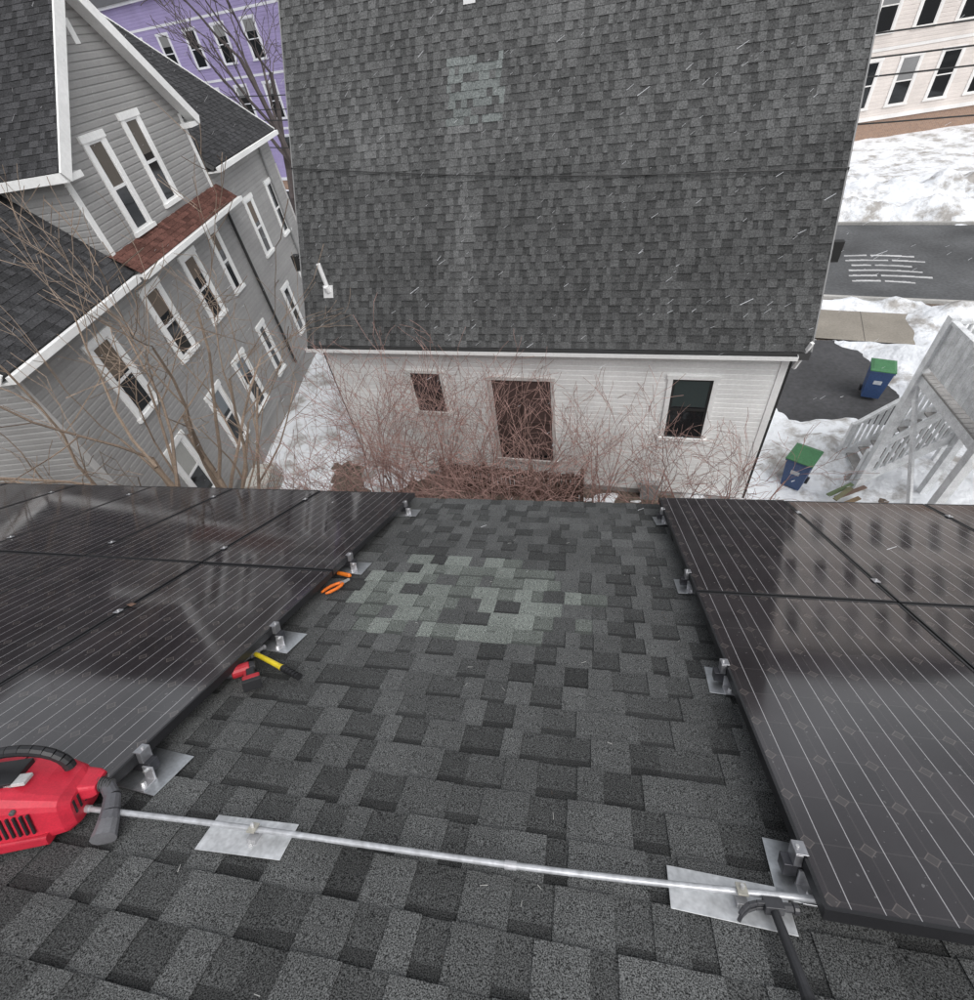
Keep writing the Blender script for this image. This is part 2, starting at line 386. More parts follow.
mb.box((-.04,-.0,.206),(.15,.10,.022),BLK); mb.box((.04,-.03,.207),(.06,.04,.012),(.5,.5,.5)); mb.box((-.12,-.118,.08),(.05,.010,.05),(.55,.55,.55))
mb.box((.0,.0,.196),(.004,.222,.024),(.2,.01,.02)); mb.box((.07,-.104,.03),(.03,.012,.02),BLK); mb.tube((.06,-.10,.16),(.06,-.112,.158),.008,.008,8,(.1,.1,.1)); mb.tube((-.13,-.10,.16),(-.13,-.112,.158),.008,.008,8,(.1,.1,.1))
mb.build('vents',[M_plastic],g,T,bevel=.002)
mb=MB()
pts=[Vector((-.17,0,.17))+Vector((.155*(1-math.cos(t)),.035,.095*math.sin(t))) for t in [math.pi*i/14 for i in range(15)]]
mb.path(pts,.017,10,BLK)
pts=[Vector((.19,.03,.095)),Vector((.235,.02,.088)),Vector((.262,-.01,.07)),Vector((.272,-.05,.05)),Vector((.275,-.075,.035))]
for i in range(len(pts)-1): mb.tube(pts[i],pts[i+1],.018+.003*i,.019+.004*i,12,(.10,.10,.11))
mb.tube(pts[-1],pts[-1]+Vector((.008,-.05,-.014)),.030,.036,12,(.16,.16,.17))
for i in range(7):
    q=Vector((.20+.008*i,.028-.002*i,.094-.0015*i)); mb.tube(q,q+Vector((.004,0,0)),.023,.023,12,(.06,.06,.06))
mb.build('handle_and_nozzle',[M_plastic],g,T)
T=MR@Matrix.Translation((-1.60,1.69,.03))@Matrix.Rotation(R(-50),4,'Z')
g=empty('impact_driver',T); mb=MB(); DR=(.40,.02,.03)
mb.tube((-.01,.02,.03),(-.01,-.06,.03),.031,.030,14,DR); mb.box((.04,.02,.028),(.08,.038,.034),BLK); mb.box((.10,.02,.030),(.035,.075,.05),DR)
mb.build('housing',[M_plastic],g,T,bevel=.006)
mb=MB(); mb.tube((-.01,-.06,.03),(-.01,-.105,.03),.026,.013,14,(.06,.06,.065)); mb.tube((-.01,-.105,.03),(-.01,-.145,.03),.005,.005,8,(.5,.5,.5)); mb.tube((-.01,.02,.03),(-.01,.045,.03),.031,.024,14,BLK)
mb.box((.045,-.004,.028),(.05,.012,.025),DR); mb.box((.13,.02,.03),(.024,.08,.052),BLK)
mb.build('nose_and_grip',[M_plastic],g,T,bevel=.003)
def hammer(name,T,hl,hcol,gcol,headcol,gs=.45):
    g=empty(name,T); mb=MB()
    n=14
    for i in range(n):
        t0=i/n;t1=(i+1)/n
        def rad(t): return .0115+.005*math.sin(t*math.pi*1.0)*(1 if t>1-gs else .3)+(.004 if t>.95 else 0)
        mb.tube((0,-t0*hl,.022+.004*math.sin(t0*3)),(0,-t1*hl,.022+.004*math.sin(t1*3)),rad(t0),rad(t1),12,gcol if t0>=1-gs else hcol)
    for i in range(6):
        y=-hl*(1-gs)-.012-i*.022; mb.tube((0,y,.026),(0,y-.006,.026),.0172,.0172,12,(gcol[0]*.6,gcol[1]*.6,gcol[2]*.6))
    mb.build('handle',[M_plastic],g,T)
    mb=MB()
    mb.box((0,.012,.024),(.05,.030,.030),headcol); mb.tube((.022,.012,.024),(.05,.012,.024),.011,.012,12,headcol); mb.tube((.05,.012,.024),(.064,.012,.024),.0155,.0145,14,headcol)
    pts=[(-.022,.012),(-.045,.010),(-.068,.002),(-.088,-.012),(-.10,-.026)]
    for k in (-1,1):
        for i in range(4):
            (xa,ya),(xb,yb)=pts[i],pts[i+1]; sp0=.002+i*.0016
            mb.beam((xa,ya,.024+k*(.006+sp0)),(xb,yb,.024+k*(.006+sp0+.0016)),.010,.013-.002*i,headcol)
    mb.build('head',[M_black],g,T,bevel=.002)
hammer('claw_hammer',MR@Matrix.Translation((-1.66,1.84,.014))@Matrix.Rotation(R(68),4,'Z'),.36,(.75,.58,.03),BLK,(.2,.2,.21),.36)
hammer('claw_hammer',MR@Matrix.Translation((.53,1.01,.02))@Matrix.Rotation(R(4),4,'Z'),.33,(.03,.03,.033),BLK,(.05,.05,.055),.45)
T=MR@Matrix.Translation((-1.57,2.62,.02))@Matrix.Rotation(R(-22),4,'Z'); g=empty('pliers',T); mb=MB()
for k in (-1,1):
    pts=[Vector((k*.006,0,.012)),Vector((k*.022,-.03,.012)),Vector((k*.030,-.075,.012)),Vector((k*.026,-.12,.012)),Vector((k*.018,-.15,.012))]
    for i in range(4): mb.tube(pts[i],pts[i+1],.010,.011 if i<3 else .007,10,(.75,.17,.02))
mb.build('handles',[M_plastic],g,T); mb=MB()
mb.tube((0,0,.004),(0,0,.021),.015,.015,14,(.3,.3,.3))
for k in (-1,1): mb.beam((k*.007,0,.012),(k*.004,.06,.012),.009,.012,(.3,.3,.3))
mb.build('jaws',[M_black],g,T,bevel=.001)
T=MR@Matrix.Translation((-1.66,2.74,.02))@Matrix.Rotation(R(75),4,'Z'); g=empty('screwdriver',T); mb=MB()
mb.tube((0,0,.018),(0,-.10,.018),.013,.015,10,(.75,.19,.02)); mb.tube((0,-.1,.018),(0,-.11,.018),.015,.009,10,(.75,.19,.02)); mb.build('handle',[M_plastic],g,T)
mb=MB(); mb.tube((0,0,.018),(0,.12,.018),.004,.003,8,(.5,.5,.5)); mb.build('blade',[M_black],g,T)

# ---------------------------------------------------------------- white clapboard house
WH=frame((-6.89,10.28,0),(10.82,-1.08)); LW=11.05; ZE=CAMZ-5.44; PD=R(59.5); SL=7.35
HD=SL*math.cos(PD); ZRG=ZE+SL*math.sin(PD)
house=empty('clapboard_house',WH)
mb=MB()
def colfar(u,v,hi,rng):
    k=rng.uniform(.076,.097) if hi else rng.uniform(.052,.070)
    k*=1+.24*max(0,min(1,(v-3.3)/.6))
    st=abs(u-4.0-.06*(v-2)+.25*noise.noise(Vector((u,v,1))))
    if st<.5 and v<4.3: k*=1+.42*(1-st/.5)
    k*=1+.14*noise.noise(Vector((u*.5,v*.9,0)))+.10*noise.noise(Vector((u*2.5,v*.4,5)))
    c=(k*.99,k*1.0,k*1.0)
    if abs(u-4.3)<.60-.1*abs(v-4.9) and 4.35<v<5.45 and rng.random()<.72:
        k=rng.uniform(.145,.18); c=(k*.95,k*1.03,k*1.01)
    return c
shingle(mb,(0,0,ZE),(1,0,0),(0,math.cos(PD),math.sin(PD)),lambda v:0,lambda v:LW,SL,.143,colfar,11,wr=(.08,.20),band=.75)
shingle(mb,(LW,2*HD,ZE),(-1,0,0),(0,-math.cos(PD),math.sin(PD)),lambda v:0,lambda v:LW,SL,.143,lambda u,v,h,r:(.05,.05,.05),12,wr=(.3,.6))
mb.build('roof_shingles',[M_far],house,WH)
mb=MB(); WHT=(.83,.83,.82)
for y,sg in ((0,1),(2*HD,-1)):
    c=Vector((LW/2,y+sg*HD/2,ZE+(ZRG-ZE)/2)); rm=Matrix.Rotation(sg*PD,3,'X')
    mb.box(c-rm@Vector((0,0,.08)),(LW-.01,SL,.13),(.5,.5,.5),0,rm)
wo=.25
SK=dict(lap=.80,out=.018)
siding(mb,(wo,wo),(LW-wo,wo),.2,ZE-.02,WHT,.12,**SK)
siding(mb,(LW-wo,2*HD-wo),(wo,2*HD-wo),.2,ZE-.02,WHT,.12,**SK)
hw=HD-wo
cl=lambda z:(0 if z<ZE else (z-ZE+.1)/(ZRG-ZE)*hw, 2*hw if z<ZE else 2*hw-(z-ZE+.1)/(ZRG-ZE)*hw)
siding(mb,(wo,2*HD-wo),(wo,wo),.2,ZRG-.3,WHT,.12,clip=cl); siding(mb,(LW-wo,wo),(LW-wo,2*HD-wo),.2,ZRG-.3,WHT,.12,clip=cl)
mb.box2((wo+.03,wo+.03,0),(LW-wo-.03,2*HD-wo-.03,.2),(.35,.34,.33))
mb.box2((.0,.02,ZE-.10),(LW,wo+.02,ZE-.06),WHT)
mb.box2((-.02,-.01,ZE-.17),(LW+.02,.018,ZE-.02),(.06,.06,.06))
mb.box2((-.04,-.115,ZE-.13),(LW-.20,-.012,ZE-.115),WHT); mb.box2((-.04,-.120,ZE-.13),(LW-.20,-.110,ZE-.045),WHT); mb.box2((-.04,-.0125,ZE-.13),(LW-.20,-.0115,ZE-.03),(.06,.06,.06))
mb.box2((-.03,-.10,ZE-.112),(LW-.21,-.02,ZE-.10),(.05,.045,.04))
for x in (-.045,LW-.20): mb.box2((x,-.118,ZE-.13),(x+.006,-.012,ZE-.045),WHT)
for x in (-.03,LW+.005):
    for sg in (1,-1):
        c=Vector((x+.0125,HD-sg*HD/2,(ZE+ZRG)/2)); rm=Matrix.Rotation(sg*PD,3,'X')
        mb.box(c-rm@Vector((0,0,.07)),(.025,SL,.15),(.22,.22,.22),0,rm)
mb.beam((LW-.03,-.02,ZE+.20),(LW-.14,.12,ZE-.42),.06,.06,WHT)
mb.box2((LW-wo-.11,wo-.035,.2),(LW-wo+.03,wo+.11,ZE-.1),WHT); mb.box2((wo-.03,wo-.035,.2),(wo+.11,wo+.11,ZE-.1),WHT)
mb.box2((LW-wo+.031,wo+.02,.1),(LW-wo+.10,wo+.12,ZE-.2),(.02,.02,.02))
mb.box2((LW+.03,1.0,ZE+1.25),(LW+.22,1.12,ZE+1.6),(.02,.02,.02)); mb.beam((LW-wo,1.3,ZE+1.2),(LW+.1,1.06,ZE+1.3),.03,.03,(.02,.02,.02))
mb.box2((-.26,1.0,ZE+1.4),(-.06,1.15,ZE+1.75),(.02,.02,.02)); mb.beam((wo,1.3,ZE+1.2),(-.1,1.06,ZE+1.45),.03,.03,(.02,.02,.02))
mb.box2((wo-.11,wo+.02,.1),(wo-.04,wo+.09,ZE-.2),(.05,.05,.05))
window(mb,(0,wo),(1,0),9.12,2.86,1.02,1.6,(.86,.86,.85),(.02,.02,.02),tw=.10,blind=.45,bcol=(.035,.05,.05))
window(mb,(0,wo),(1,0),2.86,3.04,.96,1.16,(.80,.80,.78),(.04,.03,.03),tw=.09,blind=.5,bcol=(.06,.04,.04),rail=False)
window(mb,(0,wo),(1,0),5.30,2.25,1.62,2.5,(.62,.59,.57),(.08,.05,.045),tw=.09,blind=.95,bcol=(.085,.055,.05),rail=False)
mb.box2((5.27,wo-.06,1.05),(5.33,wo-.02,3.45),(.07,.045,.04)); mb.box2((4.55,wo-.052,2.2),(6.05,wo-.02,2.26),(.06,.04,.035))
mb.box2((8.35,wo-.2,.0),(8.8,wo-.02,.55),(.3,.3,.3))
mb.build('walls',[M_side,M_glass],house,WH)
mb=MB()
def onroof(u,v,h=0): return Vector((u,math.cos(PD)*v-math.sin(PD)*h,ZE+math.sin(PD)*v+math.cos(PD)*h))
mb.tube(onroof(.70,1.25,0),onroof(.70,1.25,0)+Vector((0,-.03,.62)),.05,.05,14,(.8,.8,.8)); 
rm=Matrix.Rotation(PD,3,'X'); mb.box(onroof(.70,1.22,.016),(.26,.28,.006),(.55,.55,.55),0,rm); mb.tube(onroof(.7,1.25,0),onroof(.7,1.25,0)+Vector((0,-.06,.12)),.085,.055,14,(.75,.75,.75))
mb.tube(onroof(4.2,6.4,0),onroof(4.2,6.4,0)+Vector((0,0,.35)),.05,.05,12,(.8,.8,.8)); mb.box(onroof(4.2,6.35,.016),(.24,.24,.006),(.6,.6,.6),0,rm)
mb.build('vent_pipes',[M_paint],house,WH)
mb=MB(); pts=[]
for i in range(31):
    t=i/30; v=3.82*(1-t)+3.02*t-.28*math.sin(t*math.pi)*.5
    pts.append(onroof(-.02+t*(LW+.04),v,.045))
mb.path(pts,.010,6,(.03,.03,.03)); mb.path([pts[0],pts[0]+Vector((-.03,.1,-.1)),Vector((wo-.06,2.0,3))],.011,6,(.03,.03,.03)); mb.path([pts[-1],pts[-1]+Vector((.03,.1,-.1)),Vector((LW-wo+.06,2,3))],.011,6,(.03,.03,.03))
mb.build('cable',[M_plastic],house,WH)
fn=empty('wooden_fence',WH); mb=MB(); BR=(.115,.07,.055)
FY=-.32
for i in range(34):
    k=random.Random(i).uniform(.55,1.3); mb.box2((2.9+i*.118,FY-.012,.05),(2.9+i*.118+.098,FY+.012,1.08+.03*math.sin(i*2.1)),tuple(c*k for c in BR))
for x in (2.95,4.2,5.5,6.85): mb.box2((x-.045,FY+.015,0),(x+.045,FY+.1,1.2),BR)
mb.box2((2.9,FY+.0125,.3),(6.9,FY+.05,.38),BR); mb.box2((2.9,FY+.0125,.85),(6.9,FY+.05,.93),BR)
mb.build('boards',[M_wood],fn,WH)

# ---------------------------------------------------------------- grey siding house
GH=frame((-8.8,0,0),(-.158,.9874)); gh=empty('siding_house',GH)
GR=(.315,.31,.305); GT=(.86,.86,.85); DP=9.0
U0,U1,G0,G1=5.9,21.2,9.95,15.65; E1,E2,RG=6.62,7.45,11.5; GE,GP=8.75,11.25; GM=(G0+G1)/2
mb=MB()
def colg(u,v,hi,rng):
    k=rng.uniform(.046,.062) if hi else rng.uniform(.030,.044); return (k,k,k*1.05)
OV=.32
def slope(u0,u1,ze,seed):
    V=Vector((0,DP/2+OV,RG-ze)); shingle(mb,(u0,-OV,ze),(1,0,0),V,lambda v:0,lambda v:u1-u0,V.length,.143,colg,seed)
    V2=Vector((0,-(DP/2+OV),RG-ze)); shingle(mb,(u1,DP+OV,ze),(-1,0,0),V2,lambda v:0,lambda v:u1-u0,V2.length,.143,colg,seed+1,wr=(.3,.6))
    for V_,yy,sg in ((V,-OV,1),(V2,DP+OV,-1)):
        an=math.atan2(RG-ze,DP/2+OV)*sg; rm=Matrix.Rotation(an,3,'X'); c=Vector(((u0+u1)/2,yy+V_.y/2,ze+V_.z/2)); mb.box(c-rm@Vector((0,0,.08)),(u1-u0,V.length,.13),(.1,.1,.1),0,rm)
slope(U0-.3,G0-.02,E1,21); slope(G1+.02,U1+.3,E2,23)
gw=(G1-G0)/2+.3; gpitch=(GP-GE)/( (G1-G0)/2 ); zel=GP-gpitch*gw
Vl=Vector((gw,0,gpitch*gw)); 
shingle(mb,(GM-gw,DP+.3,zel+.12),(0,-1,0),Vl,lambda v:0,lambda v:DP+.3+OV,Vl.length,.143,colg,31)
Vr=Vector((-gw,0,gpitch*gw))
shingle(mb,(GM+gw,-OV,zel+.12),(0,1,0),Vr,lambda v:0,lambda v:DP+.3+OV,Vr.length,.143,colg,32)
mb.build('roof_shingles',[M_far],gh,GH)
mb=MB()
siding(mb,(U0,0),(U1,0),.8,E1-.1,GR,.13); siding(mb,(G1,0),(U1,0),E1-.1,E2,GR,.13)
siding(mb,(U1,0),(U1,DP),.8,E2,GR,.13); siding(mb,(U0,DP),(U0,0),.8,E1,GR,.13); siding(mb,(U1,DP),(U0,DP),.8,E1,GR,.13)
h2=DP/2
siding(mb,(U1,0),(U1,DP),E2,RG-.1,GR,.13,clip=lambda z:((z-E2)/(RG-E2)*h2,DP-(z-E2)/(RG-E2)*h2))
siding(mb,(U0,DP),(U0,0),E1,RG-.1,GR,.13,clip=lambda z:((z-E1)/(RG-E1)*h2,DP-(z-E1)/(RG-E1)*h2))
siding(mb,(G0,0),(G1,0),E1-.1,GE,GR,.13)
hg=(G1-G0)/2
siding(mb,(G0,0),(G1,0),GE,GP-.05,GR,.13,clip=lambda z:((z-GE)/(GP-GE)*hg,2*hg-(z-GE)/(GP-GE)*hg))
siding(mb,(G0,h2),(G0,0),E1-.1,GE+.1,GR,.13); siding(mb,(G1,0),(G1,h2),E1-.1,GE+.1,GR,.13)
mb.box2((U0+.03,.03,0),(U1-.03,DP-.03,.8),(.30,.29,.28))
for sg in (1,-1):
    p=Vector((GM+sg*gw,-OV-.02,zel+.03)); q=Vector((GM,-OV-.02,GP+.03)); d=(q-p); an=math.atan2(d.z,abs(d.x))
    rm=Matrix.Rotation((an if sg<0 else -an)*-1,3,'Y')
    mb.box((p+q)/2,(d.length,.035,.24),GT,0,rm); mb.box((p+q)/2+Vector((0,.17,-.02)),(d.length,.30,.03),GT,0,rm)
    mb.box2((GM+sg*gw-.02,-OV,zel-.05),(GM+sg*gw+.02,h2-.5,zel+.11),GT)
    mb.box2((GM+sg*(gw-.0),-OV+.002,zel-.06),(GM+sg*(gw-.55),.05,zel+.05),GT)
for x in (G0+.06,G1-.06): mb.box2((x-.07,-.035,E1+.1),(x+.07,.03,GE),GT)
mb.box2((GM-.09,-.03,GP-.95),(GM+.09,.0,GP-.55),GT)
mb2=MB(); PB=(.11,.052,.042)
Vp=Vector((0,.50,.42)); shingle(mb2,(G0-.1,-.5,E1-.02),(1,0,0),Vp,lambda v:0,lambda v:G1-G0+.35,Vp.length,.13,lambda u,v,hi,r:(lambda k:tuple(c*k for c in PB))(r.uniform(.6,1.3)),41)
mb2.build('pent_roof',[M_far],gh,GH)
mb.box2((G0-.1,-.50,E1-.10),(G1+.25,.0,E1-.05),GT)
mb.box2((G0-.15,-.62,E1-.14),(G1+.3,-.505,E1-.03),GT)
mb.box2((U0-.3,-OV-.12,E1-.16),(G0-.16,-OV-.005,E1-.03),GT); mb.box2((U0-.3,-OV,E1-.16),(G0-.1,0,E1-.12),GT)
mb.box2((G1+.05,-OV-.12,E2-.16),(U1+.3,-OV-.005,E2-.03),GT); mb.box2((G1+.05,-OV,E2-.16),(U1+.3,0,E2-.12),GT)
for x,ze_ in ((U0-.32,E1),(U1+.32,E2)):
    for sg,yy in ((1,-OV),(-1,DP+OV)):
        an=math.atan2(RG-ze_,DP/2+OV)*sg; rm=Matrix.Rotation(an,3,'X'); yc=yy+sg*(DP/2+OV)/2
        mb.box(Vector((x,yc,(ze_+RG)/2))-rm@Vector((0,0,.07)),(.03,math.hypot(RG-ze_,DP/2+OV),.2),GT,0,rm)
for x in (U0+.06,U1-.06): mb.box2((x-.07,-.035,.8),(x+.07,.03,E1-.16),(.5,.49,.48))
mb.tube((G1+.02,-.09,1.0),(G1+.02,-.09,E1-.15),.045,.045,10,(.03,.03,.03)); mb.tube((U1-1.2,-.09,.3),(U1-1.2,-.09,E2-.15),.045,.045,10,(.25,.25,.25))
def gwn(Y,z,w=.92,h=1.66,**k): window(mb,(0,0),(1,0),Y/.9874,z,w,h,GT,(.80,.80,.80),tw=.15,**k)
BC=(.14,.11,.085)
gwn(7.95,5.12,blind=.45,bcol=BC); gwn(10.3,5.22,blind=.35,bcol=BC); gwn(12.4,5.22,blind=.3,bcol=BC); gwn(14.15,5.3,w=.70,blind=.3,bcol=BC); gwn(17.3,5.3,w=.8,blind=.4,bcol=BC); gwn(19.5,5.3,w=.8)
gwn(7.9,2.35,blind=.5,bcol=(.4,.4,.38)); gwn(10.27,2.30,blind=.4,bcol=(.2,.22,.24)); gwn(12.2,2.25,blind=.3,bcol=(.2,.22,.24)); gwn(14.3,2.25,w=.7); gwn(17.3,2.3,w=.8); gwn(19.5,2.3,w=.8)
gwn(11.35,7.97,w=.86,h=1.72,blind=.5,bcol=(.11,.095,.08)); gwn(13.05,8.12,w=.86,h=1.72,blind=.4,bcol=(.11,.095,.08))
mb.box2((8.9,-.95,0),(9.9,-.25,.8),(.5,.49,.45)); 
for i in range(8): mb.box2((8.92,-.96,.1+i*.085),(9.88,-.952,.13+i*.085),(.2,.2,.2))
mb.build('walls',[M_side,M_glass],gh,GH)

# ---------------------------------------------------------------- far houses
def farhouse(name,fr,Lx,D,H,col,trim,base,wins,wz,ww,wh,roofh=3):
    g=empty(name,fr); mb=MB()
    for a,b_ in (((0,0),(Lx,0)),((Lx,0),(Lx,D)),((0,D),(0,0)),((Lx,D),(0,D))): siding(mb,a,b_,base,H,col,.19,lap=.7,out=.018)
    mb.box2((.03,.03,0),(Lx-.03,D-.03,base),(1,1,1),2)
    mb.box2((-.3,-.3,H),(Lx+.3,D+.3,H+.18),trim); mb.box2((-.02,-.05,base),(Lx+.02,0,base+.22),trim)
    for z in wz:
        for u in wins: window(mb,(0,0),(1,0),u,z,ww,wh,trim,trim,tw=.16,blind=random.Random(int(u*z*100)).choice((0,.3,.5)),bcol=(.2,.2,.2))
        mb.box2((0,-.045,z+wh/2+.45),(Lx,-.019,z+wh/2+.6),trim)
    for x in (0,Lx): mb.box2((x-.1,-.04,base),(x+.1,.02,H),trim)
    p0,p1,p2,p3=[Vector(q) for q in ((-.4,-.4,H+.18),(Lx+.4,-.4,H+.18),(Lx+.4,D+.4,H+.18),(-.4,D+.4,H+.18))]
    r0=Vector((D/2,D/2,H+roofh)); r1=Vector((Lx-D/2,D/2,H+roofh)); rc_=(.05,.05,.055)
    for fc in ((p0,p1,r1,r0),(p1,p2,r1),(p2,p3,r0,r1),(p3,p0,r0)): mb.face(fc,rc_)
    mb.build('walls',[M_side,M_glass,M_brick],g,fr)
farhouse('pink_house',frame((12.5,41.9,0),(.985,.175)),22,10,12.5,(.66,.60,.56),(.76,.74,.72),1.15,[1.5+i*2.35 for i in range(9)],[3.0,6.6,10.2],1.35,2.3)
farhouse('purple_house',frame((-44,51.5,0),(.965,-.262)),24,10,13,(.32,.27,.47),(.68,.68,.72),.9,[1.2+i*3.1 for i in range(7)],[2.9,6.3,9.9],1.4,2.2)

# ---------------------------------------------------------------- ground, road
mb=MB(); mb.face(((-300,-200,0),(300,-200,0),(300,400,0),(-300,400,0)),(.13,.10,.08)); mb.build('ground',[M_ground])
rd=Vector((.970,-.242,0)); rn=Vector((.242,.970,0)); rc=Vector((12.5,24,0))
def strip(mb,a,b,z,u0=-120,u1=120,col=(.05,.05,.052),mi=0):
    pts=[rc+rd*u0+rn*a,rc+rd*u1+rn*a,rc+rd*u1+rn*b,rc+rd*u0+rn*b]
    mb.face([(p.x,p.y,z) for p in pts],col,mi)
mb=MB(); strip(mb,-4.0,4.0,.006,col=(.085,.087,.09)); mb.build('road',[M_asph])
mb=MB(); rng=random.Random(2)
for i in range(6):
    v=-2.5+i*.52
    n=8+(i*5)%3
    for j in range(n*2):
        if rng.random()<.95:
            u=-1.65+j*.14+.04*math.sin(i)-.02*abs(i-3); bow=.12*math.cos((j/n-1)*1.4)
            w_=rng.uniform(.12,.17); p=[rc+rd*u+rn*(v+bow),rc+rd*(u+.145)+rn*(v+bow),rc+rd*(u+.145)+rn*(v+bow+w_),rc+rd*u+rn*(v+bow+w_)]
            mb.face([(q.x,q.y,.012) for q in p],(.5,.5,.5))
mb.build('road_marking',[M_conc])
mb=MB(); 
for a,b_ in ((-4.15,-4.0),(4.0,4.15)):
    p=[rc+rd*-120+rn*a,rc+rd*120+rn*a,rc+rd*120+rn*b_,rc+rd*-120+rn*b_]
    mb.face([(q.x,q.y,.12) for q in p],(.4,.39,.37)); mb.face([(p[0].x,p[0].y,0),(p[1].x,p[1].y,0),(p[1].x,p[1].y,.12),(p[0].x,p[0].y,.12)],(.4,.39,.37)); mb.face([(p[2].x,p[2].y,0),(p[3].x,p[3].y,0),(p[3].x,p[3].y,.12),(p[2].x,p[2].y,.12)],(.4,.39,.37))
mb.build('kerb',[M_conc])
mb=MB(); strip(mb,-7.4,-5.2,.07,col=(.26,.235,.20)); strip(mb,5.6,7.4,.07,col=(.24,.215,.185))
for i in range(-40,40):
    p=rc+rd*(i*1.5); q0=p+rn*-7.4; q1=p+rn*-5.2; mb.face([(q0.x,q0.y,.074),(q0.x+.02,q0.y,.074),(q1.x+.02,q1.y,.074),(q1.x,q1.y,.074)],(.1,.09,.08))
mb.build('pavement',[M_conc])
drv=[(6.0,17.6),(9.9,17.2),(9.4,13.9),(8.6,12.7),(7.4,12.3),(5.8,12.8),(5.0,15)]
mb=MB(); mb.face([(x,y,.05) for x,y in drv],(.05,.05,.053)); mb.build('driveway',[M_asph])
def snowh(x,y):
    P=Vector((x,y,0)); dn=(P-rc).dot(rn); du=(P-rc).dot(rd)
    n=noise.fractal(Vector((x*.6,y*.6,0)),1,2,4); n2=noise.noise(Vector((x*1.7,y*1.7,3)))
    k=abs(dn)-4.15
    dx,dy=x-7.4,y-15.0; dd=math.hypot(dx/1.75,dy/2.5); k=min(k,(dd-1)*2.0)
    dx,dy=x+1.5,y-8.3; k=min(k,(math.hypot(dx/6.2,dy/2.2)-1)*2.0+n*1.2)
    if y<6 : k=min(k,y-5)
    k+=n*.5+n2*.2
    sw=max(abs(dn+6.3)-1.05,du+.2)+n2*.18; k=min(k,sw)
    base=.13+.05*n
    bank=.5*math.exp(-((abs(dn)-5.1)/.8)**2)*(1 if (dn>0 or du>-3.2) else .1)*(1+1.2*n+.5*n2)
    bank+=.6*math.exp(-((dn-8.6)/1.5)**2)*(1+1.2*n)
    bank+=.5*math.exp(-((x-9.9)/1.0)**2-((y-14.8)/2.2)**2)*(1+.8*n+.6*n2)+.35*math.exp(-((x-6.2)/1.6)**2-((y-11.3)/.7)**2)*(1+.8*n+.6*n2)
    h=base+max(0,bank)
    return max(-.08,min(h,k*.55))
mb=MB(); 
def grid(x0,x1,y0,y1,st):
    nx=int((x1-x0)/st); ny=int((y1-y0)/st); b=len(mb.v)
    for j in range(ny+1):
        for i in range(nx+1):
            x=x0+i*st;y=y0+j*st; mb.v.append((x,y,snowh(x,y)))
    for j in range(ny):
        for i in range(nx):
            q=b+j*(nx+1)+i; mb.f.append((q,q+1,q+nx+2,q+nx+1)); mb.c.append((1,1,1)); mb.m.append(0)
grid(-14,30,4,48,.2); grid(-60,-14,15,75,.5); grid(-14,30,48,75,.8)
mb.build('snow',[M_snow],smooth=True)

# ---------------------------------------------------------------- bins
def bin_(x,y,a,lean=0):
    T=Matrix.Translation((x,y,.10))@Matrix.Rotation(a,4,'Z')@Matrix.Rotation(lean,4,'X'); g=empty('wheelie_bin',T); mb=MB(); B=(.035,.07,.17)
    def ring(z,wx,wy,oy=0): return [Vector((sx*wx/2,sy*wy/2+oy,z)) for sx,sy in ((-1,-1),(1,-1),(1,1),(-1,1))]
    r0=ring(.06,.44,.46,.03); r1=ring(.94,.56,.62); r2=ring(.94,.60,.66); r3=ring(1.0,.60,.66)
    for a0,a1 in ((r0,r1),(r1,r2),(r2,r3)):
        for i in range(4): mb.face((a0[i],a0[(i+1)%4],a1[(i+1)%4],a1[i]),B)
    mb.face(list(reversed(r0)),B); mb.box((0,.36,.93),(.5,.05,.03),B)
    mb.box((0,-.276,.62),(.20,.01,.12),(.45,.47,.5))
    mb.build('body',[M_plastic],g,T,bevel=.012)
    mb=MB(); G=(.05,.17,.07)
    a0=ring(1.003,.62,.70); a1=ring(1.03,.62,.70); a2=ring(1.07,.48,.5)
    for p_,q_ in ((a0,a1),(a1,a2)):
        for i in range(4): mb.face((p_[i],p_[(i+1)%4],q_[(i+1)%4],q_[i]),G)
    mb.face(a2,G); mb.tube((-.27,.37,1.0),(.27,.37,1.0),.018,.018,8,G)
    mb.build('lid',[M_plastic],g,T,bevel=.008)
    mb=MB()
    for s in (-1,1): mb.tube((s*.22,.25,.10),(s*.28,.25,.10),.10,.10,16,BLK)
    mb.build('wheels',[M_plastic],g,T)
bin_(8.3,13.95,R(-20)); bin_(5.25,10.05,R(-35))

